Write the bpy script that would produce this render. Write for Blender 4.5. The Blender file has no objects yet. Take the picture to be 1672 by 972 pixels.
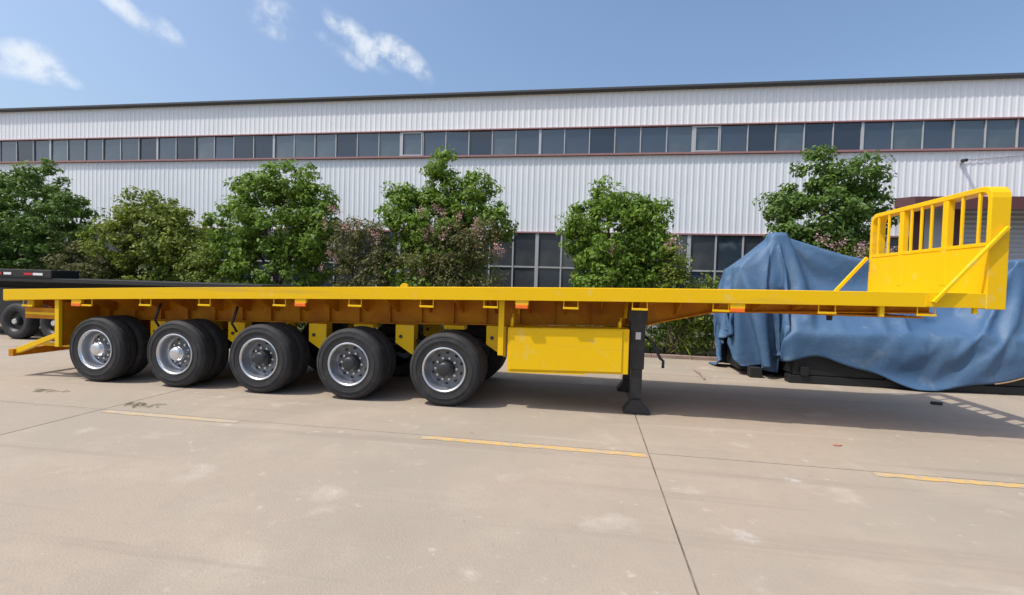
import bpy, math, random
import numpy as np
from mathutils import Vector, Matrix
random.seed(7); rng = np.random.default_rng(11)
S = bpy.context.scene
C = S.collection

# ------------------------------------------------------------------ camera
YAW, PITCH, ROLL = 0.1585, -0.0274, 0.0289
CAM = Vector((6.375, -6.585, 1.779))
fw = Vector((-math.sin(YAW)*math.cos(PITCH), math.cos(YAW)*math.cos(PITCH), math.sin(PITCH)))
rt = fw.cross(Vector((0, 0, 1))).normalized(); up = rt.cross(fw)
rt, up = math.cos(ROLL)*rt + math.sin(ROLL)*up, -math.sin(ROLL)*rt + math.cos(ROLL)*up
cd = bpy.data.cameras.new('camera'); cam = bpy.data.objects.new('camera', cd); C.objects.link(cam)
cam.matrix_world = Matrix(((rt.x, up.x, -fw.x, CAM.x), (rt.y, up.y, -fw.y, CAM.y), (rt.z, up.z, -fw.z, CAM.z), (0, 0, 0, 1)))
cd.sensor_width = 36; cd.sensor_fit = 'HORIZONTAL'; cd.lens = 790.57/1672*36
cd.clip_start = .05; cd.clip_end = 2000
S.camera = cam

# ------------------------------------------------------------------ light
TOSUN = Vector((-.52, -.30, 1)).normalized()
EL = math.asin(TOSUN.z); AZ = math.atan2(TOSUN.x, TOSUN.y)
w = bpy.data.worlds.new('World'); S.world = w; w.use_nodes = True
nt = w.node_tree; N = nt.nodes; Lk = nt.links
for n in list(N): N.remove(n)
out = N.new('ShaderNodeOutputWorld'); bg = N.new('ShaderNodeBackground'); bg.inputs[1].default_value = .128
Lk.new(bg.outputs[0], out.inputs[0])
sky = N.new('ShaderNodeTexSky'); sky.sky_type = 'NISHITA'; sky.sun_disc = False
sky.sun_elevation = EL; sky.sun_rotation = AZ
sky.altitude = 0; sky.air_density = 1.25; sky.dust_density = 4.0; sky.ozone_density = 5.0
def wmath(op, a, b=None, clamp=False):
    n = N.new('ShaderNodeMath'); n.operation = op; n.use_clamp = clamp
    for i, v in enumerate((a, b)):
        if v is None: continue
        if isinstance(v, (int, float)): n.inputs[i].default_value = v
        else: Lk.new(v, n.inputs[i])
    return n.outputs[0]
tc = N.new('ShaderNodeTexCoord')
nz = N.new('ShaderNodeTexNoise'); nz.inputs['Scale'].default_value = 21; nz.inputs['Detail'].default_value = 9; nz.inputs['Roughness'].default_value = .62
Lk.new(tc.outputs['Generated'], nz.inputs['Vector'])
def wdot(vec):
    n = N.new('ShaderNodeVectorMath'); n.operation = 'DOT_PRODUCT'; n.inputs[1].default_value = vec
    Lk.new(tc.outputs['Generated'], n.inputs[0]); return n.outputs['Value']
def cloud(c, lean, sx, sy, k):
    """soft cloud round direction c; lean turns its long axis (degrees, + = right end lower)"""
    c = Vector(c).normalized(); e = c.cross(Vector((0, 0, 1))).normalized(); v = e.cross(c)
    a = math.radians(lean); ax = math.cos(a)*e - math.sin(a)*v; ay = math.sin(a)*e + math.cos(a)*v
    A = wmath('DIVIDE', wdot(ax), sx*1.3); B = wmath('DIVIDE', wdot(ay), sy*1.5)
    d = wmath('ADD', wmath('MULTIPLY', A, A), wmath('MULTIPLY', B, B))
    f = wmath('SUBTRACT', 1, d, True)
    f = wmath('MULTIPLY', f, wmath('GREATER_THAN', wdot(c), .3))
    return wmath('MULTIPLY', f, k)
clouds = [((-.775, .567, .290), 4, .034, .022, .95), ((-.79, .55, .275), 0, .045, .012, .7), ((-.758, .585, .280), 22, .028, .010, .7),
          ((-.685, .612, .388), 32, .075, .013, .62), ((-.652, .655, .372), 34, .03, .012, .6),
          ((-.527, .735, .427), 12, .038, .028, .62), ((-.44, .785, .435), 42, .035, .014, .7), ((-.405, .81, .412), 36, .055, .020, .8),
          ((-.365, .835, .410), 14, .050, .022, .9), ((-.335, .85, .402), 38, .05, .016, .8), ((-.44, .80, .397), 26, .05, .012, .5),
          ((.5, -.7, .4), 10, .2, .05, .9), ((-.2, -.9, .35), 0, .22, .05, .9), ((.85, -.3, .3), 5, .16, .04, .8), ((.9, .25, .5), 12, .16, .05, .8),
          ((-.95, -.2, .4), -8, .15, .05, .8)]
m = None
for cl in clouds:
    f = cloud(*cl); m = f if m is None else wmath('MAXIMUM', m, f)
mr = N.new('ShaderNodeMapRange'); mr.inputs['From Min'].default_value = .32; mr.inputs['From Max'].default_value = .68
Lk.new(nz.outputs[0], mr.inputs['Value'])
m = wmath('MULTIPLY', m, wmath('ADD', wmath('MULTIPLY', mr.outputs[0], 1.35), .22))
mr2 = N.new('ShaderNodeMapRange'); mr2.interpolation_type = 'SMOOTHSTEP'; mr2.inputs['From Min'].default_value = .08; mr2.inputs['From Max'].default_value = .95
Lk.new(m, mr2.inputs['Value'])
mx = N.new('ShaderNodeMix'); mx.data_type = 'RGBA'
Lk.new(wmath('MULTIPLY', mr2.outputs[0], .8), mx.inputs[0]); Lk.new(sky.outputs[0], mx.inputs[6]); mx.inputs[7].default_value = (4.9, 5.2, 5.5, 1)
Lk.new(mx.outputs[2], bg.inputs[0])
sd = bpy.data.lights.new('sun', 'SUN'); sd.energy = 2.7; sd.angle = math.radians(.6); sd.color = (1, .94, .84)
sun = bpy.data.objects.new('sun', sd); C.objects.link(sun)
sun.rotation_euler = TOSUN.to_track_quat('Z', 'Y').to_euler(); sun.location = (-10, -10, 30)
S.view_settings.view_transform = 'Standard'; S.view_settings.look = 'None'; S.view_settings.exposure = 0.52; S.view_settings.gamma = 1

# ------------------------------------------------------------------ materials
def mat(name, col, rough=.5, metal=0, spec=.5, noise=None, bump=None, coat=0, tint=None, dirt=None):
    """noise=(scale, other colour, lo, hi); bump=(scale, strength); tint = face attribute; dirt=(scale, colour, lo, hi)"""
    m = bpy.data.materials.new(name); m.use_nodes = True
    t = m.node_tree; b = t.nodes['Principled BSDF']
    b.inputs['Base Color'].default_value = (*col, 1); b.inputs['Roughness'].default_value = rough
    b.inputs['Metallic'].default_value = metal; b.inputs['Specular IOR Level'].default_value = spec
    if coat: b.inputs['Coat Weight'].default_value = coat; b.inputs['Coat Roughness'].default_value = .12
    tcn = t.nodes.new('ShaderNodeTexCoord'); src = None
    def layer(prev, scale, col2, lo, hi, det=5, stretch=None):
        n = t.nodes.new('ShaderNodeTexNoise'); n.inputs['Scale'].default_value = scale; n.inputs['Detail'].default_value = det; n.inputs['Roughness'].default_value = .6
        if stretch:
            mp = t.nodes.new('ShaderNodeMapping'); mp.inputs['Scale'].default_value = stretch
            t.links.new(tcn.outputs['Object'], mp.inputs[0]); t.links.new(mp.outputs[0], n.inputs['Vector'])
        else: t.links.new(tcn.outputs['Object'], n.inputs['Vector'])
        r = t.nodes.new('ShaderNodeMapRange'); r.inputs['From Min'].default_value = lo; r.inputs['From Max'].default_value = hi
        t.links.new(n.outputs[0], r.inputs['Value'])
        x = t.nodes.new('ShaderNodeMix'); x.data_type = 'RGBA'
        t.links.new(r.outputs[0], x.inputs[0])
        if prev is None: x.inputs[6].default_value = (*col, 1)
        else: t.links.new(prev, x.inputs[6])
        x.inputs[7].default_value = (*col2, 1)
        return x.outputs[2]
    for q in (noise or []): src = layer(src, *q)
    if tint:
        a = t.nodes.new('ShaderNodeAttribute'); a.attribute_name = 'tint'
        x = t.nodes.new('ShaderNodeMix'); x.data_type = 'RGBA'; t.links.new(a.outputs['Fac'], x.inputs[0])
        if src is None: x.inputs[6].default_value = (*col, 1)
        else: t.links.new(src, x.inputs[6])
        x.inputs[7].default_value = (*tint, 1); src = x.outputs[2]
    if src is not None: t.links.new(src, b.inputs['Base Color'])
    if bump:
        n = t.nodes.new('ShaderNodeTexNoise'); n.inputs['Scale'].default_value = bump[0]; n.inputs['Detail'].default_value = 4
        t.links.new(tcn.outputs['Object'], n.inputs['Vector'])
        bp = t.nodes.new('ShaderNodeBump'); bp.inputs['Strength'].default_value = bump[1]; bp.inputs['Distance'].default_value = .02
        t.links.new(n.outputs[0], bp.inputs['Height']); t.links.new(bp.outputs[0], b.inputs['Normal'])
    return m
def leafmat(name, col, tint, trans=.42):
    m = mat(name, col, .55, spec=.35, tint=tint)
    t = m.node_tree; b = t.nodes['Principled BSDF']; o = t.nodes['Material Output']
    tr = t.nodes.new('ShaderNodeBsdfTranslucent'); mixs = t.nodes.new('ShaderNodeMixShader'); mixs.inputs[0].default_value = trans
    t.links.new(b.inputs['Base Color'].links[0].from_socket, tr.inputs[0])
    t.links.new(b.outputs[0], mixs.inputs[1]); t.links.new(tr.outputs[0], mixs.inputs[2]); t.links.new(mixs.outputs[0], o.inputs[0])
    return m
M = {}
M['yellow'] = mat('yellow_paint', (.78, .485, .002), .42, spec=.25, coat=.06, noise=[(1.3, (.77, .46, .004), .45, .75), (26, (.66, .40, .015), .62, .8), (5, (.70, .50, .10), .60, .78), (1.0, (.64, .40, .03), .60, .74, 6, (.35, 1, 6))])
M['chassis_shaded'] = mat('chassis_paint_shaded', (.56, .235, .006), .5, spec=.2, noise=[(2.2, (.46, .16, .008), .42, .62), (9, (.62, .30, .01), .55, .75)])  # yellow paint with the underframe's shade put into the colour: darker, browner
M['deck'] = mat('deck_plate_paint', (.74, .44, .02), .5, noise=[(3, (.5, .33, .08), .5, .75)])
M['rubber'] = mat('tyre_rubber', (.028, .028, .03), .72, spec=.35, noise=[(5, (.06, .055, .052), .5, .8)], bump=(60, .12))
M['rim'] = mat('silver_rim', (.66, .68, .71), .30, metal=.85, noise=[(9, (.5, .51, .53), .5, .8)])
M['disc'] = mat('grey_wheel_disc', (.17, .175, .185), .45, metal=.3)
M['hub_dark'] = mat('black_hub', (.022, .024, .028), .42, spec=.5)
M['hub_bright'] = mat('silver_hub', (.66, .68, .7), .25, metal=.8)
M['hole'] = mat('dark_opening', (.012, .012, .013), .8)
M['black'] = mat('black_steel', (.022, .022, .024), .5, noise=[(6, (.05, .048, .045), .5, .8)])
M['amber'] = mat('amber_lens', (.85, .16, .01), .2, spec=.6, coat=.4)
M['deep_black'] = mat('deep_black_steel', (.012, .012, .013), .6)  # plain near-black steel, darker than the other black
M['label'] = mat('white_sticker', (.7, .66, .68), .5)
M['red'] = mat('red_tape', (.5, .015, .03), .4); M['white'] = mat('white_tape', (.75, .75, .75), .4)
M['concrete'] = mat('concrete', (0.351, 0.287, 0.225), .85, spec=.25,
    noise=[(.28, (0.316, 0.274, 0.219), .42, .62), (.9, (0.385, 0.323, 0.254), .52, .78), (.55, (0.305, 0.253, 0.201), .56, .74), (7, (0.310, 0.264, 0.212), .52, .8), (38, (0.265, 0.228, 0.185), .58, .85), (1.3, (0.414, 0.359, 0.292), .60, .74), (5.5, (0.437, 0.382, 0.313), .64, .74), (1.0, (0.259, 0.217, 0.175), .56, .74, 5, (.10, 2.6, 1)), (.8, (0.403, 0.342, 0.281), .60, .76, 6, (.22, 3.4, 1)), (4.3, (.19, .155, .13), .695, .74), (2.6, (.43, .385, .345), .66, .72, 8)], bump=(55, .25))
M['slab'] = M['concrete']
M['joint'] = mat('joint_dirt', (.10, .08, .065), .95, noise=[(2.2, (.24, .20, .17), .42, .62)])
M['line'] = mat('road_paint', (.60, .36, .08), .75, noise=[(2.0, (.48, .36, .20), .46, .66), (11, (.38, .32, .25), .48, .62), (45, (.37, .31, .25), .48, .66)])
M['line_faded'] = mat('road_paint_faded', (.52, .36, .14), .75, noise=[(1.6, (.38, .32, .26), .40, .56), (30, (.38, .33, .27), .45, .65)])
M['soil'] = mat('soil', (.075, .055, .035), .95, noise=[(6, (.12, .10, .05), .45, .7)], bump=(20, .5))
M['kerb'] = mat('kerb_stone', (.30, .22, .18), .85, noise=[(5, (.2, .14, .11), .45, .7)])
M['wall'] = mat('white_cladding', (.75, .775, .80), .45, spec=.4, noise=[(.5, (.70, .73, .75), .45, .7), (1.0, (.66, .67, .66), .58, .80, 4, (3.0, 1, .12))])
M['wall_low'] = mat('plinth_render', (.45, .44, .42), .8, noise=[(2, (.36, .35, .33), .45, .7)])
M['redtrim'] = mat('red_flashing', (.33, .17, .17), .6)
M['gutter'] = mat('dark_gutter', (.06, .065, .072), .5)
M['frame'] = mat('aluminium_frame', (.48, .49, .50), .4, metal=.2)
M['glass'] = mat('window_glass', (.032, .048, .07), .07, spec=1.0, noise=[(.35, (.05, .065, .085), .45, .65)])
M['glass'].node_tree.nodes['Principled BSDF'].inputs['IOR'].default_value = 1.6
M['glass_dim'] = mat('window_glass_dim', (.022, .03, .045), .05, spec=1.0); M['glass_pale'] = mat('window_glass_pale', (.06, .085, .105), .16, spec=.8, noise=[(.9, (.10, .12, .13), .5, .7)])
for q in ('glass_dim', 'glass_pale'): M[q].node_tree.nodes['Principled BSDF'].inputs['IOR'].default_value = 1.5 if q == 'glass_dim' else 1.7
M['glass2'] = mat('window_glass_dusty', (.045, .052, .062), .22, spec=.5, noise=[(1.2, (.075, .08, .085), .45, .65)])
M['shutter'] = mat('grey_shutter', (.42, .44, .47), .5, metal=.1)
M['canopy'] = mat('maroon_canopy', (.10, .035, .035), .55)
M['bark'] = mat('bark', (.10, .075, .055), .9, noise=[(12, (.05, .04, .03), .45, .7)], bump=(30, .5))
M['leafA'] = leafmat('leaf_green', (0.075, 0.163, 0.019), (0.288, 0.419, 0.053))
M['leafB'] = leafmat('leaf_olive', (0.098, 0.156, 0.022), (0.338, 0.388, 0.056))
M['leafC'] = leafmat('leaf_dark', (0.056, 0.125, 0.022), (0.206, 0.319, 0.056))
M['leafD'] = leafmat('leaf_bronze', (0.094, 0.110, 0.035), (0.250, 0.237, 0.094))
M['pink'] = leafmat('pink_petals', (.46, .24, .24), (.62, .44, .42), .3)
M['dry'] = mat('dry_twig', (.24, .20, .12), .9)
M['redscrap'] = mat('red_scrap', (.45, .17, .13), .7)

# ------------------------------------------------------------------ mesh helpers
class MB:
    def __init__(s): s.v = []; s.f = []
    def add(s, vs, fs):
        k = len(s.v); s.v += [tuple(v) for v in vs]; s.f += [tuple(i+k for i in f) for f in fs]; return s
    def box(s, x0, x1, y0, y1, z0, z1):
        return s.add([(x0,y0,z0),(x1,y0,z0),(x1,y1,z0),(x0,y1,z0),(x0,y0,z1),(x1,y0,z1),(x1,y1,z1),(x0,y1,z1)],
            [(0,3,2,1),(4,5,6,7),(0,1,5,4),(1,2,6,5),(2,3,7,6),(3,0,4,7)])
    def prism(s, poly, y0, y1, plane='xz'):
        n = len(poly)
        P = (lambda a, b, c: (a, c, b)) if plane == 'xz' else ((lambda a, b, c: (c, a, b)) if plane == 'yz' else (lambda a, b, c: (a, b, c)))
        return s.add([P(a, b, y0) for a, b in poly]+[P(a, b, y1) for a, b in poly],
            [tuple(range(n)), tuple(range(2*n-1, n-1, -1))]+[(i, i+n, (i+1) % n+n, (i+1) % n) for i in range(n)])
    def tube(s, pts, r, seg=8, cap=True):
        pts = [Vector(p) for p in pts]; n = len(pts); rs = r if isinstance(r, (list, tuple)) else [r]*n
        ring = []
        for i, p in enumerate(pts):
            d = (pts[min(i+1, n-1)]-pts[max(i-1, 0)]).normalized()
            a = Vector((0, 0, 1)) if abs(d.z) < .9 else Vector((1, 0, 0))
            e = d.cross(a).normalized(); g = e.cross(d)
            ring += [p+(e*math.cos(2*math.pi*j/seg)+g*math.sin(2*math.pi*j/seg))*rs[i] for j in range(seg)]
        fs = [(i*seg+j, i*seg+(j+1) % seg, (i+1)*seg+(j+1) % seg, (i+1)*seg+j) for i in range(n-1) for j in range(seg)]
        if cap: fs += [tuple(range(seg-1, -1, -1)), tuple((n-1)*seg+j for j in range(seg))]
        return s.add(ring, fs)
    def bar(s, a, b, wy, wt):
        """square bar from a to b: wy = width across, wt = thickness"""
        a, b = Vector(a), Vector(b); d = (b-a).normalized(); u = Vector((0, 1, 0)) if abs(d.y) < .9 else Vector((1, 0, 0))
        e = d.cross(u).normalized(); u = e.cross(d)
        q = [(-wt/2, -wy/2), (wt/2, -wy/2), (wt/2, wy/2), (-wt/2, wy/2)]
        vs = [a+e*i+u*j for i, j in q]+[b+e*i+u*j for i, j in q]
        return s.add(vs, [(0,3,2,1),(4,5,6,7),(0,1,5,4),(1,2,6,5),(2,3,7,6),(3,0,4,7)])
    def lathe(s, prof, seg=48, axis='y', close=False):
        """prof = (radius, position along axis)"""
        n = len(prof); vs = []
        for r, a in prof:
            for j in range(seg):
                t = 2*math.pi*j/seg; vs.append((r*math.cos(t), a, r*math.sin(t)))
        fs = [(i*seg+j, (i+1)*seg+j, (i+1)*seg+(j+1) % seg, i*seg+(j+1) % seg) for i in range(n-1) for j in range(seg)]
        if close: fs += [((n-1)*seg+j, j, (j+1) % seg, (n-1)*seg+(j+1) % seg) for j in range(seg)]
        return s.add(vs, fs)
    def build(s, name, mt, parent=None, smooth=False, bevel=0, origin=None):
        o0 = Vector(origin) if origin is not None else (world(parent) if parent else Vector((0, 0, 0)))
        me = bpy.data.meshes.new(name); me.from_pydata([(Vector(v)-o0)[:] for v in s.v], [], s.f)
        me.materials.append(M[mt] if isinstance(mt, str) else mt); me.validate(); me.update()
        import bmesh
        bm = bmesh.new(); bm.from_mesh(me); bmesh.ops.recalc_face_normals(bm, faces=bm.faces); bm.to_mesh(me); bm.free()
        if smooth: me.polygons.foreach_set('use_smooth', [True]*len(me.polygons))
        o = bpy.data.objects.new(name, me); C.objects.link(o)
        if parent: o.parent = parent; o.location = o0-world(parent)
        else: o.location = o0
        if bevel:
            b = o.modifiers.new('bevel', 'BEVEL'); b.width = bevel; b.segments = 2; b.limit_method = 'ANGLE'
        if smooth:
            pass
        return o
def world(o):
    v = Vector(o.location)
    while o.parent: o = o.parent; v += Vector(o.location)
    return v
def autosmooth(o, ang=35):
    me = o.data
    me.polygons.foreach_set('use_smooth', [True]*len(me.polygons))
    import bmesh
    bm = bmesh.new(); bm.from_mesh(me)
    for e in bm.edges:
        if len(e.link_faces) == 2 and e.calc_face_angle(0) > math.radians(ang): e.smooth = False
    bm.to_mesh(me); bm.free(); return o
def empty(name, loc):
    o = bpy.data.objects.new(name, None); C.objects.link(o); o.location = loc; o.empty_display_size = .2; return o
def tag(o, label=None, cat=None, group=None, kind=None):
    if label: o['label'] = label
    if cat: o['category'] = cat
    if group: o['group'] = group
    if kind: o['kind'] = kind
    return o
def copy_tree(o, parent=None):
    c = o.copy(); C.objects.link(c); c.parent = parent
    for ch in list(o.children): copy_tree(ch, c)
    return c

# ------------------------------------------------------------------ tarpaulin drape (settled first, while the scene is still empty)
def drape(frames=45, step=.075):
    """a flat sheet let fall over rough blocks (the machine), then frozen as a mesh"""
    sc = bpy.context.scene; tmp = []
    def collider(name, vs, fs):
        me = bpy.data.meshes.new(name); me.from_pydata(vs, [], fs); me.update()
        o = bpy.data.objects.new(name, me); C.objects.link(o); tmp.append(o)
        m = o.modifiers.new('c', 'COLLISION'); o.collision.thickness_outer = .02; o.collision.cloth_friction = 12; o.collision.damping = .4
        return o
    def frustum(x0, x1, y0, y1, z0, z1, k):
        cx, cy = (x0+x1)/2, (y0+y1)/2
        q = [(x0,y0),(x1,y0),(x1,y1),(x0,y1)]
        vs = [(a, b, z0) for a, b in q]+[(cx+(a-cx)*k, cy+(b-cy)*k, z1) for a, b in q]
        collider('blk', vs, [(0,3,2,1),(4,5,6,7),(0,1,5,4),(1,2,6,5),(2,3,7,6),(3,0,4,7)])
    frustum(9.48, 10.40, 4.25, 5.5, -.5, 2.26, .95)
    frustum(9.85, 10.75, 4.2, 5.0, 1.9, 3.13, .20)
    frustum(10.3, 19.5, 3.62, 5.8, -.5, .98, .99)
    frustum(11.7, 12.4, 4.35, 5.6, .5, 2.44, .9)
    frustum(12.9, 13.5, 4.6, 5.5, .5, 1.9, .8)
    frustum(14.5, 15.2, 4.2, 5.6, .5, 2.50, .95)
    frustum(15.9, 19.5, 4.35, 5.6, .5, 2.40, .97)
    collider('floor', [(0,-5,.0),(25,-5,.0),(25,14,.0),(0,14,.0)], [(0,1,2,3)])
    xs = np.arange(7.75, 17.6, step); ys = np.arange(2.05, 7.6, step); nx, ny = len(xs), len(ys)
    rs = np.random.default_rng(3)
    edge = lambda x: -.30*math.exp(-((x-13.4)/1.1)**2)+.12*math.sin(1.9*x)-.05*math.sin(5*x)-(.12 if x < 10.2 else 0)-.42*math.exp(-((x-10.75)/.45)**2)+.75*max(0, (9.25-x)/1.4)**1.4
    V = [(float(x), float(y)+edge(x)*max(0, (4.2-y)/2.1), 3.36+(.02+.085*min(1, max(0, (x-10.7)/.5)))*math.sin(6.6*x+.9*y+.8*math.sin(1.3*x))+.004*float(rs.normal())) for x in xs for y in ys]
    F = [(i*ny+j, (i+1)*ny+j, (i+1)*ny+j+1, i*ny+j+1) for i in range(nx-1) for j in range(ny-1)]
    me = bpy.data.meshes.new('sheet'); me.from_pydata(V, [], F); me.update()
    o = bpy.data.objects.new('sheet', me); C.objects.link(o)
    m = o.modifiers.new('cloth', 'CLOTH'); s = m.settings
    s.quality = 6; s.mass = .25; s.tension_stiffness = 18; s.compression_stiffness = 18; s.shear_stiffness = 6; s.bending_stiffness = .6; s.air_damping = 1.5; s.shrink_min = -.015
    m.collision_settings.collision_quality = 3; m.collision_settings.distance_min = .015; m.collision_settings.use_self_collision = False
    m.point_cache.frame_start = 1; m.point_cache.frame_end = frames+5
    f0 = sc.frame_current
    for f in range(1, frames+1): sc.frame_set(f)
    dg = bpy.context.evaluated_depsgraph_get()
    ev = o.evaluated_get(dg); co = np.empty(len(V)*3); ev.data.vertices.foreach_get('co', co)
    sc.frame_set(1)
    for t in tmp: bpy.data.objects.remove(t)
    bpy.data.objects.remove(o)
    return co.reshape(-1, 3), F
TARP_CO, TARP_F = drape()

# ------------------------------------------------------------------ ground
g = MB().add([(-300,-300,-.012),(300,-300,-.012),(300,300,-.012),(-300,300,-.012)], [(0,1,2,3)]).build('ground', 'joint')
tag(g, kind='structure')
sx0, sw, sy0, sh_ = .17-6.89*6, 6.89, -1.235-5.0*3, 5.0
gap = .007
for i in range(12):
    for j in range(5):
        x0 = sx0+i*sw; y0 = sy0+j*sh_; x1 = x0+sw; y1 = y0+sh_
        if y0 > 6: continue
        y1 = min(y1, 6.22)
        dz = random.uniform(-.0012, .0012)
        mb = MB().box(x0+gap, x1-gap, y0+gap, y1-gap, -.011, dz)
        mb.build('slab', 'slab', g)
# painted dashes (worn line along the slab joint)
mb0 = None
jb = 0.
for k, (xa, xb) in enumerate([(-.35+.65, 2.2), (4.54, 7.03), (9.22, 11.7)]):
    d = MB(); n = 40
    for i in range(n):
        a = xa+(xb-xa)*i/n; b = xa+(xb-xa)*(i+1)/n
        ja = random.uniform(-.012, .012) if i else jb; jb = random.uniform(-.012, .012); ka = random.uniform(-.01, .01) if i == 0 else kb_; kb_ = random.uniform(-.01, .01)
        ja = ja if i == 0 else jl; jl = jb
        d.add([(a, -1.375+ja, .004), (b, -1.375+jb, .004), (b, -1.268+kb_, .004), (a, -1.268+ka, .004)], [(0, 1, 2, 3)])
    tag(d.build('lane_dash', 'line_faded' if k == 0 else 'line', origin=((xa+xb)/2, -1.32, 0)), kind='structure')
tag(MB().box(-60, 60, 6.36, 11.2, -.02, .03).build('planting_bed', 'soil'), kind='structure')
kb = empty('kerb', (0, 6.28, 0)); tag(kb, kind='structure')
for i in range(44):
    x = -22+i*1.0
    MB().box(x+.006, x+.994, 6.225, 6.36, -.01, .085+random.uniform(-.006, .006)).build('kerb_stone', 'kerb', kb, bevel=.01)

# ------------------------------------------------------------------ warehouse
B = empty('warehouse', (0, 11, 0))
tag(B, 'long white corrugated metal warehouse with dark window band behind the trees', 'warehouse')
BX0, BX1 = -40.0, 40.0; YW = 11.0
def corrugated(name, x0, x1, z0, z1, y=YW, pitch=.205, d=.011, holes=()):
    mb = MB(); n = int((x1-x0)/pitch); prof = []
    for i in range(n):
        a = x0+i*pitch
        prof += [(a, y), (a+.095, y), (a+.130, y-d), (a+.165, y-d), (a+.203, y)]
    vs = []; fs = []
    for (a, b) in prof: vs += [(a, b, z0), (a, b, z1)]
    for i in range(len(prof)-1): fs.append((2*i, 2*i+2, 2*i+3, 2*i+1))
    mb.add(vs, fs); return mb.build(name, 'wall', B)
corrugated('upper_cladding', BX0, BX1, 7.43, 8.66)
corrugated('middle_cladding', BX0, BX0+276.5*.205, 3.70, 6.42)
corrugated('middle_cladding', BX0+276*.205-.002, BX1, 4.62, 6.42)
# lap line of the sheets, flashings, gutter, roof
MB().box(BX0, BX1, 10.90, 11.03, 7.40, 7.44).build('flashing', 'redtrim', B)
MB().box(BX0, BX1, 10.90, 11.03, 6.43, 6.49).build('flashing', 'redtrim', B)
MB().box(BX0, 16.6, 10.92, 11.03, 3.655, 3.71).build('flashing', 'redtrim', B)
MB().prism([(10.87, 8.655), (11.02, 8.655), (11.02, 8.765), (10.82, 8.765), (10.82, 8.70)], BX0-.2, BX1+.2, 'yz').build('gutter', 'gutter', B)
MB().prism([(11.0, 8.70), (25, 9.3), (25, 9.4), (11.0, 8.75)], BX0-.2, BX1+.2, 'yz').build('roof', 'gutter', B)
MB().box(BX0, BX1, 24.8, 25, 0, 9.55).build('back_wall', 'wall', B)
MB().box(BX0, BX0+.1, 11.05, 24.8, 0, 8.75).build('end_wall', 'wall', B); MB().box(BX1-.1, BX1, 11.05, 24.8, 0, 8.75).build('end_wall', 'wall', B)
MB().box(BX0, 16.4, 11.02, 11.15, 0, .95).build('plinth', 'wall_low', B)
# upper window band: one pane each, thicker post every sixth
px0, pw = 15.0, .8805
pane_me = None
for i in range(-42, 22):
    x = px0+i*pw
    if x < BX0+1 or x > BX1-1: continue
    thick = i % 6 == 0
    hw = .042 if thick else .016
    MB().box(x-hw, x+hw, 10.945, 11.02, 6.50, 7.385).build('mullion', 'frame', B)
    # some sashes carry their own frame
    p = MB().box(-pw/2+.02, pw/2-.02, -.006, .006, -.4425, .4425).build('pane', 'glass', B) if pane_me is None else None
    if p is None:
        p = bpy.data.objects.new('pane', pane_me); C.objects.link(p); p.parent = B
    else:
        pane_me = p.data
        me = pane_me
        for v in me.vertices: v.co += Vector((0, 11, 0))
    p.location = (x+pw/2, 10.99-11+random.uniform(-.006, .012), 6.9425)
    p.rotation_euler = (random.gauss(0, .012), 0, random.gauss(0, .02))
    vt = random.choice(['glass', 'glass', 'glass_dim', 'glass_pale']); p.material_slots[0].link = 'OBJECT'; p.material_slots[0].material = M[vt]
    if i in (-18, -6):
        mb = MB(); xa, xb = x+hw+.004, x+pw-.03
        mb.box(xa, xb, 10.93, 10.965, 6.505, 6.545).box(xa, xb, 10.93, 10.965, 7.335, 7.375).box(xa, xa+.04, 10.93, 10.965, 6.545, 7.335).box(xb-.04, xb, 10.93, 10.965, 6.545, 7.335)
        mb.build('sash', 'frame', p)
# lower windows, two rows
lz = [.97, 2.43, 3.66]
lp = None
for i in range(-36, 2):
    x = px0+i*pw
    thick = i % 6 == 0
    hw = .06 if thick else .026
    MB().box(x-hw, x+hw, 10.95, 11.04, .95, 3.655).build('mullion', 'frame', B)
    for r in (0, 1):
        hh = (lz[r+1]-lz[r])/2-.03
        o = MB().box(x+.03, x+pw-.03, 10.996, 11.008, lz[r]+.03, lz[r+1]-.03).build('pane', 'glass2' if random.random() < .6 else 'glass', B, origin=(x+pw/2, 11, (lz[r]+lz[r+1])/2))
        o.rotation_euler = (random.gauss(0, .008), 0, random.gauss(0, .012))
MB().box(px0-36*pw, px0+2*pw, 10.965, 11.03, 2.40, 2.455).build('transom', 'frame', B)
MB().box(px0-36*pw, px0+2*pw, 10.93, 11.06, .93, .985).build('sill', 'frame', B)
# loading door at the right with canopy
MB().box(16.62, 16.95, 10.97, 11.2, 0, 4.62).build('door_post', 'canopy', B)
MB().box(17.62, 17.98, 10.9, 11.2, 0, 4.62).build('door_post', 'canopy', B)
MB().box(16.95, 17.62, 11.0, 11.1, 3.25, 4.62).build('door_infill', 'shutter', B)
MB().box(16.95, 17.62, 11.06, 11.12, 0, 3.25).build('side_door', 'canopy', B)
sh = empty('shutter_door', (0, 0, 0)); sh.parent = B; sh.location = (20.3, .02, 0)
for k in range(30):
    z = .02+k*.153
    MB().prism([(10.99, z), (11.03, z-.002), (11.03, z+.148), (10.99, z+.146), (10.968, z+.074)], 17.98, 22.6, 'yz').build('slat', 'shutter', sh)
MB().box(22.6, 22.95, 10.9, 11.2, 0, 4.62).build('door_post', 'canopy', B)
MB().prism([(9.95, 4.42), (10.97, 4.60), (10.97, 4.92), (9.95, 4.80)], 16.05, 24, 'yz').build('canopy', 'canopy', B)
MB().box(22.95, BX1, 11.0, 11.1, 0, 4.65).build('side_wall', 'wall', B)
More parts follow.
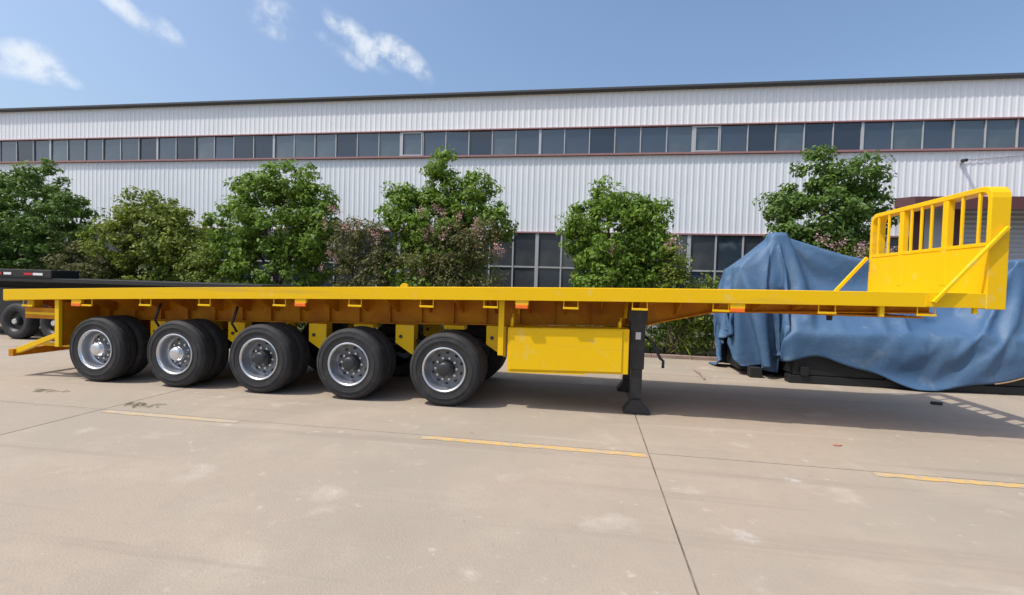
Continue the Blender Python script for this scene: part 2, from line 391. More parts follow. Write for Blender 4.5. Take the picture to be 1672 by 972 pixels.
# wall camera and its cable
cc = empty('security_camera', (17.9, 10.95, 6.05)); tag(cc, 'small black security camera on the white wall beneath the window band', 'camera')
MB().box(17.83, 17.93, 10.9, 10.97, 6.02, 6.16).build('bracket', 'frame', cc)
MB().tube([(17.88, 10.92, 6.10), (17.88, 10.72, 6.07)], .05, 10).build('housing', 'black', cc)
cb = [(17.93+i*.2, 10.953, 6.14+.022*i-.05*math.sin(math.pi*i/20)) for i in range(21)]
tag(MB().tube(cb, .012, 5).build('cable', 'frame'), 'thin grey cable running right from the wall camera', 'cable')

# ------------------------------------------------------------------ foliage
def leaves(pts, nor, size, spread, name, mt, parent, asp=.5, droop=.0):
    """one leaf (a folded rhombus of 2 triangles) at every point"""
    n = len(pts)
    d = nor+rng.normal(0, spread, (n, 3)); d /= np.linalg.norm(d, axis=1)[:, None]+1e-9
    a = rng.normal(0, 1, (n, 3)); a[:, 2] -= droop
    t = np.cross(d, a); t /= np.linalg.norm(t, axis=1)[:, None]+1e-9
    b = np.cross(d, t)
    L = size*rng.uniform(.5, 1.5, n)[:, None]
    v = np.empty((n, 4, 3)); v[:, 0] = pts-t*L*.5; v[:, 2] = pts+t*L*.5
    v[:, 1] = pts+b*L*asp*.5+d*L*.08; v[:, 3] = pts-b*L*asp*.5+d*L*.08
    o0 = np.array(world(parent)); v -= o0
    me = bpy.data.meshes.new(name)
    me.vertices.add(4*n); me.vertices.foreach_set('co', v.reshape(-1))
    me.loops.add(4*n); me.loops.foreach_set('vertex_index', np.arange(4*n))
    me.polygons.add(n); me.polygons.foreach_set('loop_start', np.arange(0, 4*n, 4)); me.polygons.foreach_set('loop_total', np.full(n, 4))
    at = me.attributes.new('tint', 'FLOAT', 'FACE'); at.data.foreach_set('value', np.clip(rng.beta(1.4, 2.2, n), 0, 1))
    me.update(); me.validate(); me.materials.append(M[mt])
    o = bpy.data.objects.new(name, me); C.objects.link(o); o.parent = parent
    return o
def clump_cloud(lobes, nclump, per, rad):
    P = []; D = []
    vol = np.array([l[3]*l[4]*l[5] for l in lobes])**(2/3); vol /= vol.sum()
    for l, q in zip(lobes, vol):
        k = max(3, int(nclump*q))
        d = rng.normal(0, 1, (k, 3)); d /= np.linalg.norm(d, axis=1)[:, None]
        r = rng.uniform(.25, 1, k)**.45*rng.uniform(.82, 1.1, k)
        c = np.array(l[:3])+d*np.array(l[3:6])*r[:, None]
        for ci, di in zip(c, d):
            if ci[2] < .15: continue
            m_ = int(per*rng.uniform(.5, 1.4)); q_ = rng.normal(0, 1, (m_, 3)); q_ /= np.linalg.norm(q_, axis=1)[:, None]
            rr = rad*rng.uniform(.6, 1.35)
            P.append(ci+q_*rr*rng.uniform(.2, 1, m_)[:, None]**.6*np.array([1, 1, .7])); D.append(q_*.6+di*.5+np.array([0, 0, .45]))
    return np.concatenate(P), np.concatenate(D)
def trunk(o, x, y, h, r, limbs):
    mb = MB()
    pts = [(x, y, 0), (x+.02, y, h*.35), (x-.03, y+.03, h*.7), (x, y, h)]
    mb.tube(pts, [r*1.25, r, r*.8, r*.5], 8)
    for (lx, ly, lz) in limbs:
        z0 = h*random.uniform(.45, .8)
        mb.tube([(x, y, z0), ((x+lx)/2, (y+ly)/2, (z0+lz)/2+.12), (lx, ly, lz)], [r*.55, r*.35, r*.12], 6)
    mb.build('trunk', 'bark', o, smooth=True)
def tree(name, label, cat, group, x, y, lobes, nclump, mt, per=52, rad=.25, leaf=.118, tr=.09, h=2.6):
    o = empty(name, (x, y, 0)); tag(o, label, cat, group)
    trunk(o, x, y, h, tr, [(l[0]+random.uniform(-.1, .1), l[1], l[2]) for l in lobes])
    lobes = [(a, b, c, d*1.06, e*1.06, f*1.05) for a, b, c, d, e, f in lobes]
    P, D = clump_cloud(lobes, int(nclump*1.9), per, rad)
    leaves(P, D, leaf, .55, 'crown', mt, o)
    return o
TG = 'trees along the warehouse'
tree('broadleaf_tree', 'wide dark green tree at the far left edge above the black trailer', 'tree', TG, -12.6, 7.0,
    [(-12.6,7.0,3.7,1.6,1.3,1.55), (-14.2,7.1,3.2,1.2,1.1,1.5), (-10.9,6.8,3.1,1.3,1.1,1.2), (-11.6,7,4.7,.75,.7,.7), (-13.6,7,4.4,.8,.8,.7), (-12.4,6.9,2.0,2.2,1.2,1.1), (-10.4,6.8,3.9,.5,.5,.45)], 330, 'leafC')
tree('broadleaf_tree', 'low yellowish green bushy tree, second from the left edge', 'tree', TG, -7.6, 6.9,
    [(-7.5,6.8,3.1,1.25,1.0,1.1), (-8.7,6.8,2.6,.9,.9,1.0), (-6.4,6.8,2.7,1.0,.9,.95), (-7.8,6.8,3.9,.65,.6,.55), (-5.8,6.9,2.2,.7,.7,.9), (-7.4,6.8,1.7,1.8,1.0,.9), (-6.5,6.8,3.6,.45,.4,.35)], 260, 'leafB')
tree('broadleaf_tree', 'tall rounded green tree between the yellowish bush and the pink flowering shrub', 'tree', TG, -3.1, 6.9,
    [(-3.1,6.9,3.5,1.45,1.2,1.4), (-4.3,6.8,3.1,.9,.9,1.1), (-1.9,6.8,3.2,.9,.9,1.15), (-2.7,6.9,4.7,.85,.75,.6), (-3.8,6.9,4.4,.75,.7,.6), (-3.1,6.9,2.0,1.8,1.1,1.0), (-1.8,6.9,4.2,.55,.5,.5)], 320, 'leafA')
tree('broadleaf_tree', 'tall green tree with several pointed tops reaching the window band', 'tree', TG, 1.9, 7.0,
    [(1.9,7.0,3.3,1.2,1.0,1.1), (2.05,7.0,5.15,.46,.42,.5), (2.0,7,4.4,.5,.45,.6), (.9,6.9,4.3,.38,.36,.42), (1.0,6.9,3.6,.7,.7,.65), (3.1,7,4.55,.5,.45,.5), (2.8,7,3.9,.6,.6,.6), (3.7,6.9,3.5,.5,.5,.6), (1.8,6.9,2.1,1.7,1.0,.9)], 280, 'leafA')
tree('broadleaf_tree', 'rounded green tree beside the lower windows, left of the blue tarpaulin', 'tree', TG, 7.0, 7.0,
    [(6.95,7.0,3.0,1.15,1.0,1.15), (6.8,7,4.2,.55,.5,.55), (7.9,7,3.7,.5,.5,.55), (6.15,6.9,3.4,.55,.5,.6), (8.1,6.9,2.7,.55,.6,.8), (7.0,6.9,1.9,1.2,.9,.8), (7.4,7,4.0,.4,.4,.4)], 240, 'leafA')
tree('broadleaf_tree', 'green tree rising behind the blue tarpaulin next to the headboard', 'tree', TG, 12.3, 7.2,
    [(12.3,7.2,3.8,1.05,.9,1.0), (12.2,7.2,4.95,.6,.55,.55), (11.4,7.1,4.0,.55,.5,.5), (13.2,7.2,4.8,.6,.55,.6), (13.3,7.2,3.7,.65,.6,.7), (11.3,7.1,3.0,.6,.6,.7), (12.4,7.2,2.6,1.3,.9,.9)], 210, 'leafC')
# crape myrtles: looser, bronze leaves, pink panicles
fl = None
def myrtle(label, x, y, lobes, nclump, flowers, mt='leafD'):
    global fl
    o = empty('flowering_shrub', (x, y, 0)); tag(o, label, 'shrub', 'pink flowering shrubs')
    mb = MB()
    for l in lobes:
        for k in range(2): mb.tube([(x+random.uniform(-.12, .12), y, 0), ((x+l[0])/2, y, l[2]*.55), (l[0]+random.uniform(-.2, .2), l[1], l[2]+l[5]*.6)], [.035, .025, .008], 5)
    mb.build('stem', 'bark', o, smooth=True)
    P, D = clump_cloud(lobes, int(nclump*2.0), 36, .22); leaves(P, D, .085, .7, 'crown', mt, o)
    for (fx, fz) in flowers:
        pos = Vector((fx, y-.55+random.uniform(-.1, .15), fz))
        if fl is None:
            h = empty('tmp', (0, 0, 0)); q = rng.normal(0, 1, (70, 3))*np.array([.075, .075, .12]); f0 = leaves(q, q, .05, .6, 'flower_cluster', 'pink', h, asp=.9)
            fl = f0.data; bpy.data.objects.remove(f0); bpy.data.objects.remove(h)
        f = bpy.data.objects.new('flower_cluster', fl); C.objects.link(f); f['kind'] = 'stuff'; f.parent = o; f.location = pos-Vector((x, y, 0))
        f.rotation_euler = (random.uniform(-.5, .5), random.uniform(-.6, .6), random.uniform(0, 6)); s = random.uniform(.5, 1.0); f.scale = (s, s, s)
myrtle('sparse bronze shrub with few flowers near the black trailer', -9.7, 6.5, [(-9.7,6.4,2.0,.9,.6,.8), (-8.8,6.3,1.6,.7,.6,.7)], 90, [(-8.3, 2.2)])
myrtle('pink flowering shrub right of the tall rounded tree', -.2, 6.5, [(-.5,6.4,2.8,.55,.5,.75), (.2,6.4,2.9,.6,.5,.6), (-.1,6.4,1.8,1.0,.6,.8), (.7,6.4,2.2,.5,.5,.6)], 120,
    [(-.75, 3.72), (-.95, 3.3), (.1, 3.35), (-.85, 2.5), (-.6, 2.35), (-1.0, 2.1), (.55, 3.0), (-.3, 3.2)])
myrtle('large pink flowering shrub in front of the tree with pointed tops', 2.9, 6.4, [(2.5,6.3,2.8,.8,.6,.8), (3.4,6.3,2.9,.6,.5,.7), (2.9,6.3,1.8,1.2,.6,.8), (1.9,6.3,2.3,.6,.5,.7)], 150,
    [(1.85, 3.65), (2.35, 3.7), (2.5, 3.6), (2.9, 3.55), (3.4, 3.4), (3.45, 3.15), (3.35, 2.75), (2.0, 3.0), (2.55, 3.05), (3.95, 2.7), (4.1, 2.6), (2.5, 2.35), (1.9, 2.0), (2.15, 3.2)])
myrtle('slim pink flowering shrub between the rounded tree and the tarpaulin', 8.5, 6.5, [(8.45,6.4,2.4,.4,.4,.6), (8.6,6.4,1.7,.55,.45,.7), (9.35,6.45,1.5,.5,.4,.6), (9.0,6.45,1.2,.6,.4,.6)], 90, [(8.35, 2.95), (8.55, 2.8), (6.9, 2.75)], 'leafB')
myrtle('pink flowering shrub peeping over the tarpaulin beside the headboard', 12.6, 6.6, [(12.5,6.5,2.4,.7,.5,.55), (13.2,6.5,2.3,.6,.5,.5)], 80, [(12.2, 2.95), (12.65, 2.85), (12.75, 2.8), (13.3, 2.8), (11.9, 3.05)], 'leafB')
tree('bush', 'small yellow green bush at the foot of the tall rounded tree', 'bush', 'bushes along the warehouse', -5.2, 6.4, [(-5.2,6.4,2.0,.7,.6,.9), (-4.8,6.4,1.5,.8,.6,.7)], 80, 'leafB', per=38, leaf=.09, tr=.03, h=1.4)
# clipped hedge below the trees
hd = empty('hedge', (-2, 6.8, 0)); tag(hd, 'low dark hedge running under the trees behind the trailer', 'hedge')
hl = []
x = -15.0
while x < 9.9:
    t_ = (1.35 if x > -3.5 else 2.0)+.22*math.sin(x*1.7)+random.uniform(-.12, .12)
    hl.append((x, 6.85+random.uniform(-.08, .08), t_*.52, .62, .42, t_*.5)); x += .62
P, D = clump_cloud(hl, 950, 70, .24); leaves(P, D, .085, .6, 'foliage', 'leafA', hd)
mb = MB()
for k in range(70):
    xx = -15+k*.36; mb.tube([(xx, 6.85, 0), (xx+random.uniform(-.1, .1), 6.85, .7), (xx+random.uniform(-.2, .2), 6.8, 1.25)], [.02, .014, .006], 5)
tag(mb.build('stem', 'bark', hd), kind='stuff')
bl = empty('grass_tuft', (8.9, 6.5, 0)); tag(bl, 'long bladed yellowish plant at the kerb left of the tarpaulin', 'plant')
n = 260; P = np.stack([rng.normal(8.85, .32, n), rng.normal(6.6, .1, n), rng.uniform(.1, 1.0, n)], 1); D = np.tile([0, -1., .1], (n, 1)); leaves(P, D, .34, .5, 'blade', 'leafB', bl, asp=.09)['kind'] = 'stuff'
del bl

# ------------------------------------------------------------------ yellow flatbed semi-trailer
XR, XF, TW = -3.2185, 11.236, 2.5
def zd(X): return 1.306+.0263*(X-XR)+.027-.058*((X-4)/7.23)**2
RH = .178
T = empty('flatbed_trailer', (4, 1.25, 0)); tag(T, 'long yellow five axle flatbed semi-trailer with railed headboard', 'trailer')
def rail(y0, y1):
    mb = MB(); n = 30; xs = [XR+(XF-XR)*i/n for i in range(n+1)]; vs = []; fs = []
    s = 1 if y0 < 1 else -1
    ya = y0 if s == 1 else y1
    prof = [(0, 0), (0, RH), (.07, RH), (.07, RH-.010), (.010, RH-.010), (.010, .010), (.07, .010), (.07, 0)]
    for X in xs:
        for a, b in prof: vs.append((X, ya+s*a, zd(X)+b))
    k = len(prof)
    for i in range(n):
        for j in range(k): fs.append((i*k+j, i*k+(j+1) % k, (i+1)*k+(j+1) % k, (i+1)*k+j))
    fs += [tuple(range(k)), tuple(n*k+j for j in range(k))]
    return mb.add(vs, fs).build('side_rail', 'yellow', T, bevel=.004)
rail(0, .07); rail(TW-.07, TW)
mb = MB(); n = 40; vs = []; fs = []
for i in range(n+1):
    X = XR+.012+(XF-XR-.024)*i/n; z = zd(X)+RH-.014
    vs += [(X, .072, z), (X, TW-.072, z), (X, TW-.072, z-.006), (X, .072, z-.006)]
for i in range(n):
    for j in range(4): fs.append((4*i+j, 4*i+(j+1) % 4, 4*i+4+(j+1) % 4, 4*i+4+j))
fs += [(0, 1, 2, 3), (4*n+3, 4*n+2, 4*n+1, 4*n)]
mb.add(vs, fs).build('deck_plate', 'deck', T)
for X, nm in ((XR, 'rear_beam'), (XF-.08, 'front_beam')):
    MB().box(X-.004, X+.084, .012, TW-.012, zd(X)-.012, zd(X)+RH-.02).build(nm, 'yellow', T, bevel=.006)
# main beams
def zbm(X):
    pts = [(-3.15, 1.02), (-2.35, .96), (-.56, .995), (2.5, 1.075), (5.05, 1.15), (7.2, 1.23), (8.1, 1.45), (9.3, 1.50), (10.9, 1.545)]
    for (a, p), (b, q) in zip(pts, pts[1:]):
        if X <= b: return p+(q-p)*(X-a)/(b-a)
    return pts[-1][1]
def main_beam(yc):
    xs = sorted(set([-3.12, -2.35, 7.2, 7.45, 7.75, 8.1, 9.3, 10.9]+[-2.35+i*.5 for i in range(20) if -2.35+i*.5 < 7.2]))
    mb = MB(); vs = []; fs = []
    for X in xs:
        zb_, zt = zbm(X), zd(X)+RH-.06
        for a, b in [(-.075, zb_), (.075, zb_), (.075, zb_+.018), (.008, zb_+.018), (.008, zt-.016), (.075, zt-.016), (.075, zt), (-.075, zt), (-.075, zt-.016), (-.008, zt-.016), (-.008, zb_+.018), (-.075, zb_+.018)]:
            vs.append((X, yc+a, b))
    k = 12
    for i in range(len(xs)-1):
        for j in range(k): fs.append((i*k+j, i*k+(j+1) % k, (i+1)*k+(j+1) % k, (i+1)*k+j))
    fs += [tuple(range(k)), tuple((len(xs)-1)*k+j for j in range(k))]
    mb.add(vs, fs); return mb.build('main_beam', 'chassis_shaded', T)
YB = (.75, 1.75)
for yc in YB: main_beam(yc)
# outriggers (tapered gusset from main beam to side rail) with the crossmember between the beams
hooksX = [-2.76, -1.62, -.53, .52, 1.79, 3.0, 4.09, 5.02, 6.13, 7.04, 8.06, 9.32, 10.43]
xs = [-2.9+i*.525 for i in range(26)]
for X in xs:
    zt = zd(X)+RH-.07; zl = max(zbm(X)+.03, zd(X)-.22)
    for s in (0, 1):
        pts = [(.075, zt), (.74, zt), (.74, zl), (.68, zl), (.075, zd(X)+.03)]
        pts = [((p if s == 0 else TW-p), z) for p, z in pts]
        MB().prism(pts, X-.004, X+.004, 'yz').build('outrigger', 'chassis_shaded', T)
    MB().box(X-.03, X+.03, .76, 1.74, zt-.10, zt-.002).build('crossmember', 'chassis_shaded', T)
for k in range(18):                      # web stiffeners
    X = -2.2+k*.52
    if X > 7.2: break
    MB().box(X+.255, X+.267, .675, .742, zbm(X)+.02, zd(X)+RH-.08).build('stiffener', 'chassis_shaded', T)
# rope hooks: U loops under the rail
def hook(X, y, s):
    z = zd(X); mb = MB()
    mb.box(X-.102, X-.090, y+.0*s, y+.014*s, z-.085, z+.002).box(X+.090, X+.102, y+.0*s, y+.014*s, z-.085, z+.002).box(X-.105, X+.105, y-.014*s, y+.02*s, z-.112, z-.084)
    mb.build('rope_hook', 'yellow', T, bevel=.004)
for X in hooksX: hook(X, .028, 1); hook(X, TW-.028, -1)
for X in (-1.80, 2.14, 5.46, 8.26):
    for y0, s in ((.012, 1), (TW-.012, -1)):
        z = zd(X)
        mk = MB().box(X-.09, X+.09, min(y0, y0+.05*s), max(y0, y0+.05*s), z-.058, z+.001).build('marker_bracket', 'yellow', T)
        MB().box(X-.088, X+.088, min(y0-.012*s, y0+.03*s), max(y0-.012*s, y0+.03*s), z-.112, z-.06).build('side_marker', 'amber', mk, bevel=.008)
# lug on the deck edge
X = 3.75; MB().prism([(X-.06, zd(X)+RH-.002), (X+.06, zd(X)+RH-.002), (X+.05, zd(X)+RH+.03), (X+.018, zd(X)+RH+.055), (X-.018, zd(X)+RH+.055), (X-.05, zd(X)+RH+.03)], .01, .07).build('deck_lug', 'yellow', T, bevel=.004)
# running gear
WX = [-1.489+i*1.4621 for i in range(5)]; R = .53
hangX = [-2.20, -.758, .704, 2.14, 3.59, 5.02]
for X in hangX:
    for yc in (.62, TW-.62):
        zt = zbm(X)+.0
        pts = [(X-.15, zt), (X+.15, zt), (X+.15, zt-.46), (X+.10, zt-.44), (X-.15, zt-.28)]
        h = MB().prism(pts, yc-.13, yc+.05).build('hanger', 'yellow', T, bevel=.006)
        MB().tube([(X-.06, yc-.131, zt-.18), (X-.06, yc-.143, zt-.18)], .028, 10).build('pivot_bolt', 'black', h)
for i, X in enumerate(WX):
    for yc in (.62, TW-.62):
        za = zbm(X)
        mb = MB()
        for k in range(5):
            w_ = .66-.10*k
            pts = [(X+w_*q, za-.36+.10*(q*q)-.016*k*1.0) for q in (-1, -.6, -.2, .2, .6, 1)]
            for (a, b), (c, d) in zip(pts, pts[1:]): mb.prism([(a, b), (c, d), (c, d+.014), (a, b+.014)], yc-.045, yc+.045)
        tag(mb.build('leaf_spring', 'black', T), kind='stuff')
        MB().box(X-.16, X+.16, yc-.1, yc+.1, za-.06, za-.002).build('bump_pad', 'yellow', T, bevel=.004)
    MB().tube([(X, .3, R), (X, TW-.3, R)], .065, 12).build('axle', 'black', T)
    MB().tube([(X+.22, .72, .62), (X+.36, .72, .70)], .08, 10).build('brake_chamber', 'black', T)
# tyre: local, outer face at y=0
def tyre_profile(off):
    w_ = .285
    p = [(.300, .030), (.318, .012), (.335, .008), (.337, .003), (.345, .003), (.348, .007), (.375, .002), (.405, -.001), (.408, -.007), (.420, -.008), (.423, -.003), (.455, .002), (.470, .006), (.473, .000), (.488, .005), (.491, .012), (.506, .022), (.517, .034), (.523, .046)]
    g_ = [(.528, .060), (.529, .078), (.516, .081), (.516, .089), (.530, .092), (.530, .126), (.515, .129), (.515, .139), (.530, .142)]
    q = [(r, w_-y) for r, y in reversed(g_+[])]; e = [(r, w_-y) for r, y in reversed(p)]
    return [(r, y+off) for r, y in p+g_+q+e]
nut = None
def wheel(bright, full=True):
    W_ = empty('wheel', (0, 0, 0))
    for off in (0, .305):
        o = MB().lathe(tyre_profile(off), 56).build('tyre', 'rubber', W_); autosmooth(o, 38)
    # raised sidewall ring
    rp = [(.326, .022), (.322, .004), (.312, .000), (.300, .006), (.292, .020), (.286, .060), (.279, .12), (.268, .160), (.252, .176)]
    dp = [(.254, .174), (.240, .180), (.222, .182), (.19, .172), (.178, .166), (.125, .164), (.118, .166), (.118, .30)]
    o = MB().lathe(dp, 56).build('wheel_disc', 'disc', W_); autosmooth(o, 40)
    o = MB().lathe(rp, 56).build('rim', 'rim', W_); autosmooth(o, 40)
    ip = [(.302, .04), (.30, .60)]
    MB().lathe(ip, 32).build('barrel', 'hole', W_)
    hm = 'hub_bright' if bright else 'hub_dark'
    hp = [(.118, .170), (.114, .060), (.106, .052), (.104, .030), (.095, .012), (.075, .002), (.045, -.002), (.0005, -.003)]
    o = MB().lathe(hp, 32).build('hub', hm, W_); autosmooth(o, 40)
    if full:
        for k in range(10):
            t = 2*math.pi*(k+.5)/10
            o = MB().tube([(.216*math.cos(t), .186, .216*math.sin(t)), (.216*math.cos(t), .1775, .216*math.sin(t))], .024, 12).build('hand_hole', 'hole', W_)
            t = 2*math.pi*k/10
            o = MB().tube([(.158*math.cos(t), .168, .158*math.sin(t)), (.158*math.cos(t), .112, .158*math.sin(t))], [.021, .017], 6).build('lug_nut', 'hub_bright', W_)
    return W_
wA = wheel(True); wB = wheel(False); wC = wheel(False, False)
for i, X in enumerate(WX):
    src = wA if i < 2 else wB
    o = src if i in (0, 2) else copy_tree(src)
    o.parent = T; o.location = Vector((X, .045, R))-Vector(T.location); o.rotation_euler = (0, random.uniform(0, 6), 0)
    o = wC if i == 0 else copy_tree(wC)
    o.parent = T; o.location = Vector((X, TW-.045, R))-Vector(T.location); o.rotation_euler = (math.pi, 0, 0)
# hoses seen between the rear wheels
for X in (-.62, .80):
    MB().tube([(X, .40, 1.30), (X-.02, .36, 1.15), (X-.07, .36, 1.02), (X-.03, .42, .88)], .022, 7).build('hose', 'black', T, smooth=True)
# rear panel with flange and under-run guard
RP = MB().box(-2.225, -2.205, .06, TW-.06, .55, 1.27).build('rear_panel', 'chassis_shaded', T)  # shade on the panel comes from its brown paint colour
for y0 in (.045, TW-.10): MB().box(-2.255, -2.175, y0, y0+.055, .54, zd(-2.2)-.003).build('panel_flange', 'yellow', RP, bevel=.004)
for y0 in (.10, TW-.18):
    MB().prism([(-2.26, .78), (-2.26, .70), (-3.10, .375), (-3.19, .375), (-3.19, .44)], y0, y0+.08).build('guard_bracket', 'yellow', T, bevel=.005)
MB().box(-3.20, -3.10, .06, TW-.06, .335, .455).build('underrun_guard', 'chassis_shaded', T, bevel=.008)
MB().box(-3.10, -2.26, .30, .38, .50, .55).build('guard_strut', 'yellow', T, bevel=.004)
LB = MB().box(-2.92, -2.26, .10, .30, .985, 1.165).build('lamp_box', 'chassis_shaded', T, bevel=.008)
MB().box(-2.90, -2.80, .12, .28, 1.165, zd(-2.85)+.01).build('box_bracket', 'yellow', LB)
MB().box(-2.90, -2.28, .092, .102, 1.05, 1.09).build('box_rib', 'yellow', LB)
LB2 = MB().box(-2.92, -2.26, TW-.30, TW-.10, .985, 1.165).build('lamp_box', 'chassis_shaded', T, bevel=.008)
MB().box(-2.90, -2.80, TW-.28, TW-.12, 1.165, zd(-2.85)+.01).build('box_bracket', 'yellow', LB2)
# support post and side box
MB().box(5.115, 5.195, .14, .20, .765, zd(5.15)+.01).build('support_post', 'yellow', T, bevel=.006)
sl = .0263
def slx(x0, x1, z0, z1): return [(x0, z0), (x1, z0+sl*(x1-x0)), (x1, z1+sl*(x1-x0)), (x0, z1)]
BOX = MB().prism(slx(5.25, 6.93, .545, 1.165), .165, .62).build('side_box', 'yellow', T, bevel=.01)
MB().prism(slx(5.285, 6.84, .575, 1.152), .150, .164).build('box_door', 'yellow', BOX, bevel=.006)
MB().prism(slx(5.26, 6.35, .528, .546), .16, .60).build('box_floor', 'yellow', BOX)
for X in (5.30, 6.80):
    MB().tube([(X, .22, 1.17+sl*(X-5.25)), (X, .22, 1.29), (X+.02, .23, 1.345), (X+.07, .25, 1.36), (X+.09, .3, zd(X)+.02)], .024, 8).build('box_strap', 'yellow', BOX, smooth=True)
# landing gear
for y, nm in ((.40, 1), (TW-.62, 0)):
    G = MB().box(6.955, 7.165, y, y+.20, .63, 1.46).build('landing_leg', 'black', T, bevel=.015)
    MB().box(6.99, 7.145, y+.025, y+.175, .10, .63).build('inner_leg', 'black', G, bevel=.006)
    MB().prism([(6.90, .004), (7.27, .004), (7.27, .035), (7.17, .13), (7.13, .20), (7.01, .20), (6.97, .13), (6.90, .035)], y-.02, y+.22).build('foot', 'black', G, bevel=.006)
    MB().box(6.93, 7.19, y-.012, y+.04, 1.30, 1.47).build('mount_plate', 'black', G, bevel=.006)
    if nm:
        MB().box(7.035, 7.105, y-.0045, y-.0015, 1.055, 1.155).build('sticker', 'label', G)
        MB().tube([(7.16, y+.1, 1.10), (7.27, y+.02, 1.02), (7.38, y-.0, .80), (7.42, y-.0, .77), (7.42, y-.0, .67)], .02, 8).build('crank_handle', 'black', G, smooth=True)
MB().tube([(7.06, .58, .95), (7.06, TW-.6, .95)], .035, 10).build('cross_shaft', 'black', T)
MB().bar((7.06, .6, .7), (7.06, TW-.62, 1.25), .04, .012).build('leg_brace', 'black', T)
# kingpin plate
MB().box(8.7, 10.8, .7, 1.8, 1.475, 1.50).build('kingpin_plate', 'chassis_shaded', T)
MB().tube([(9.9, 1.25, 1.475), (9.9, 1.25, 1.38)], [.045, .036], 12).build('kingpin', 'black', T)
MB().box(10.93, 10.97, .02, .06, zd(11)-.07, zd(11)+.01).build('front_bracket', 'yellow', T)
MB().box(9.92, 9.97, .03, .08, zd(9.9)-.13, zd(9.9)+.01).build('front_bracket', 'yellow', T)
# headboard
XP = 11.05; zdk = zd(XP)+RH; ZT = 3.125
H = MB().box(XP, XP+.012, .05, TW-.05, zdk-.01, 2.43).build('headboard', 'yellow', T)
pth = [(0, zd(XF)-.01), (0, 2.97), (.012, 3.035), (.045, 3.085), (.09, 3.112), (.15, 3.125)]
pth = pth+[(TW-a, b) for a, b in reversed(pth)]
inn = [(.055, zd(XF)-.01), (.055, 2.95), (.065, 3.0), (.088, 3.035), (.118, 3.052), (.17, 3.062)]
inn = inn+[(TW-a, b) for a, b in reversed(inn)]
mb = MB(); vs = []; k = len(pth)
for (a, b), (c, d) in zip(pth, inn): vs += [(XP-.012, a-.006*(1 if a < 1.2 else -1), b), (XP-.012, c, d), (XF+.006, c, d), (XF+.006, a-.006*(1 if a < 1.2 else -1), b)]
fs = [(4*i+j, 4*i+(j+1) % 4, 4*i+4+(j+1) % 4, 4*i+4+j) for i in range(k-1) for j in range(4)]+[(0, 1, 2, 3), (4*k-1, 4*k-2, 4*k-3, 4*k-4)]
mb.add(vs, fs).build('frame', 'yellow', H, bevel=.006)
for y in (.765, 1.69): MB().box(XP-.006, XP+.075, y-.05, y+.05, 2.43-.5, ZT-.045).build('post', 'yellow', H, bevel=.006)
for y in (.20, .475, 1.04, 1.25, 1.47, 2.02, 2.30): MB().box(XP-.004, XP+.022, y-.019, y+.019, 2.43, ZT-.05).build('bar', 'yellow', H, bevel=.004)
MB().box(XP-.008, XP+.06, .05, TW-.05, 2.40, 2.445).build('middle_rail', 'yellow', H, bevel=.004)
MB().bar((11.20, -.035, 2.62), (10.46, -.035, zd(10.46)+.06), .05, .035).build('brace', 'yellow', H, bevel=.004)
MB().bar((10.99, TW-.03, 2.40), (10.52, TW-.03, zdk-.02), .05, .05).build('brace', 'yellow', H, bevel=.004)
MB().box(10.40, 10.54, -.010, -.001, zd(10.46)+.01, zd(10.46)+.14).build('brace_foot', 'yellow', H)

# ------------------------------------------------------------------ black flatbed parked behind at the left
K = empty('black_trailer', (-7, 5, 0)); tag(K, 'black flatbed trailer parked behind the yellow trailer at the left edge', 'trailer')
MB().box(-16, -1.3, 3.82, 5.4, 1.48, 1.585).build('deck', 'deep_black', K, bevel=.01)
MB().box(-16, -7.25, 3.80, 4.5, 1.585, 1.80).build('raised_deck', 'deep_black', K, bevel=.02)
for y in (4.5, 5.3): MB().box(-16, -2, y, y+.1, 1.1, 1.48).build('main_beam', 'black', K)
for i, X in enumerate([-8.62, -7.93, -7.50, -9.3, -6.6]):
    pass
for xa, col in ((-8.98, 'red'), (-8.78, 'white'), (-8.08, 'red'), (-7.80, 'white'), (-9.6, 'red'), (-9.4, 'white')):
    MB().box(xa, xa+(.26 if col == 'red' else .30), 3.785, 3.797, 1.655, 1.715).build('reflective_strip', col, K)
for X in (-8.15, -6.95, -5.75):
    W_ = empty('wheel', (X, 3.62, .46)); W_.parent = K; W_.location = Vector((X, 3.62, .46))-Vector(K.location)
    tp = [(.26, .03), (.30, .004), (.38, 0), (.43, .015), (.455, .04), (.46, .06), (.46, .24), (.45, .27), (.40, .29)]
    o = MB().lathe(tp, 40).build('tyre', 'rubber', W_, origin=(0, 0, 0)); o.location = (0, 0, 0); autosmooth(o, 40)
    o = MB().lathe([(.27, .03), (.25, .05), (.22, .12), (.12, .12), (.10, .02), (.0005, .01)], 32).build('rim', 'black', W_, origin=(0, 0, 0)); o.location = (0, 0, 0); autosmooth(o, 40)
    o = MB().lathe([(.07, .012), (.06, -.01), (.0005, -.014)], 20).build('hub', 'hub_bright', W_, origin=(0, 0, 0)); o.location = (0, 0, 0); autosmooth(o, 40)
MB().box(-11, -4.2, 4.1, 5.6, .35, 1.3).build('suspension', 'black', K)
MB().box(-6.3, -2.2, 3.95, 4.02, .75, 1.15).build('side_guard', 'black', K)

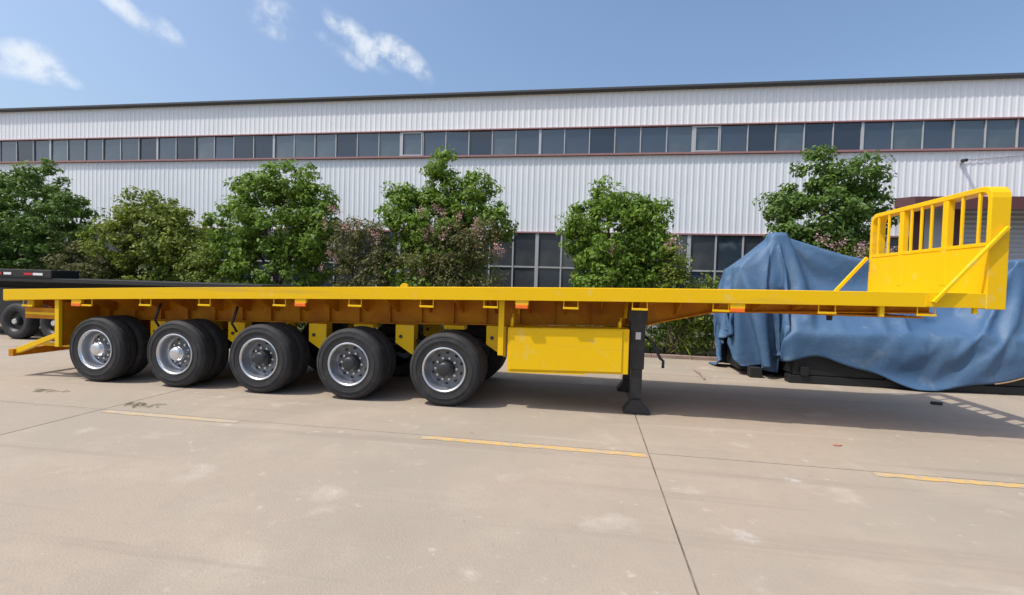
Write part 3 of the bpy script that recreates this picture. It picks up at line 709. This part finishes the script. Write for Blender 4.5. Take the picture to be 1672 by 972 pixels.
# ------------------------------------------------------------------ tarpaulin-covered machine
Q = empty('covered_machine', (12.6, 4.7, 0)); tag(Q, 'large machine under a blue tarpaulin behind the headboard', 'covered machine')
M['tarp'] = mat('blue_tarpaulin', (.056, .120, .225), .56, spec=.36, noise=[(1.1, (.080, .145, .24), .45, .7), (14, (.05, .11, .215), .5, .8), (3, (.15, .19, .23), .60, .8)], bump=(16, .25))
tp = MB().add(TARP_CO.tolist(), TARP_F).build('tarpaulin', 'tarp', Q, smooth=True)
sb = tp.modifiers.new('sub', 'SUBSURF'); sb.levels = 1; sb.render_levels = 1
tp.modifiers.new('thick', 'SOLIDIFY').thickness = .005
M['rope'] = mat('tan_rope', (.34, .21, .11), .8)
TV = TARP_CO
nyv = TARP_F[0][1]-TARP_F[0][0]
edge_pts = [TV[i*nyv] for i in range(len(TV)//nyv)]
MB().tube([(p[0], p[1]-.012, p[2]-.004) for p in edge_pts if 13.7 < p[0] < 16.9], .012, 6).build('hem_rope', 'rope', Q, smooth=True)
MB().box(10.38, 17.0, 3.66, 5.72, .16, .94).build('base_frame', 'deep_black', Q, bevel=.02)
MB().box(9.58, 10.34, 4.36, 5.4, .10, 2.08).build('machine_end', 'deep_black', Q, bevel=.03)
MB().box(11.78, 12.32, 4.48, 5.5, .95, 2.3).build('machine_body', 'deep_black', Q, bevel=.03)
MB().box(14.55, 15.15, 4.35, 5.5, .95, 2.3).build('machine_body', 'deep_black', Q, bevel=.03)
for y in (3.64, 5.3): MB().box(10.3, 17.0, y, y+.24, .004, .155).build('skid', 'deep_black', Q, bevel=.012)
for X in (10.5, 12.0, 13.5, 15.0, 16.5): MB().box(X, X+.14, 3.60, 3.655, .158, .33).build('bracket', 'deep_black', Q, bevel=.008)
MB().box(9.70, 9.92, 4.0, 4.22, .004, .20).build('timber_block', 'hole', Q)

# ------------------------------------------------------------------ small litter on the concrete
def twigs(label, x, y, n, r, cat='twigs'):
    o = empty('twig_litter', (x, y, 0)); tag(o, label, cat)
    for k in range(n):
        a = random.uniform(0, 6.28); d = random.uniform(.02, r); px, py = x+d*math.cos(a)*1.8, y+d*math.sin(a)*.7; b = random.uniform(0, 6.28); l = random.uniform(.03, .09)
        MB().tube([(px-l*math.cos(b), py-l*math.sin(b), .008), (px, py, .018), (px+l*math.cos(b), py+l*math.sin(b), .008)], [.004, .006, .003], 5).build('twig', 'dry', o)
twigs('dry twigs and weed scraps lying near the painted line below the rear wheels', .48, -.97, 16, .15)
twigs('small brown twigs on the concrete at the left edge behind the wheels', -1.45, -.62, 8, .16)
tag(MB().prism([(9.25, -.45), (9.31, -.45), (9.35, -.42), (9.29, -.40), (9.25, -.42)], .004, .012, 'xy').build('red_scrap', 'redscrap', origin=(9.3, -.43, 0)), 'small red scrap lying on the concrete below the headboard', 'scrap')
tag(MB().prism([(12.0, 2.31), (12.12, 2.30), (12.17, 2.36), (12.08, 2.40), (11.99, 2.37)], .004, .045, 'xy').build('stone', 'black', origin=(12.08, 2.35, 0)), 'small dark stone in the shadow under the headboard', 'stone')
tag(MB().tube([(8.70, 4.55, .02), (8.71, 4.0, .024), (8.67, 3.4, .02)], [.022, .026, .02], 6).build('stick', 'kerb'), 'thin brown stick on the concrete left of the tarpaulin', 'stick')
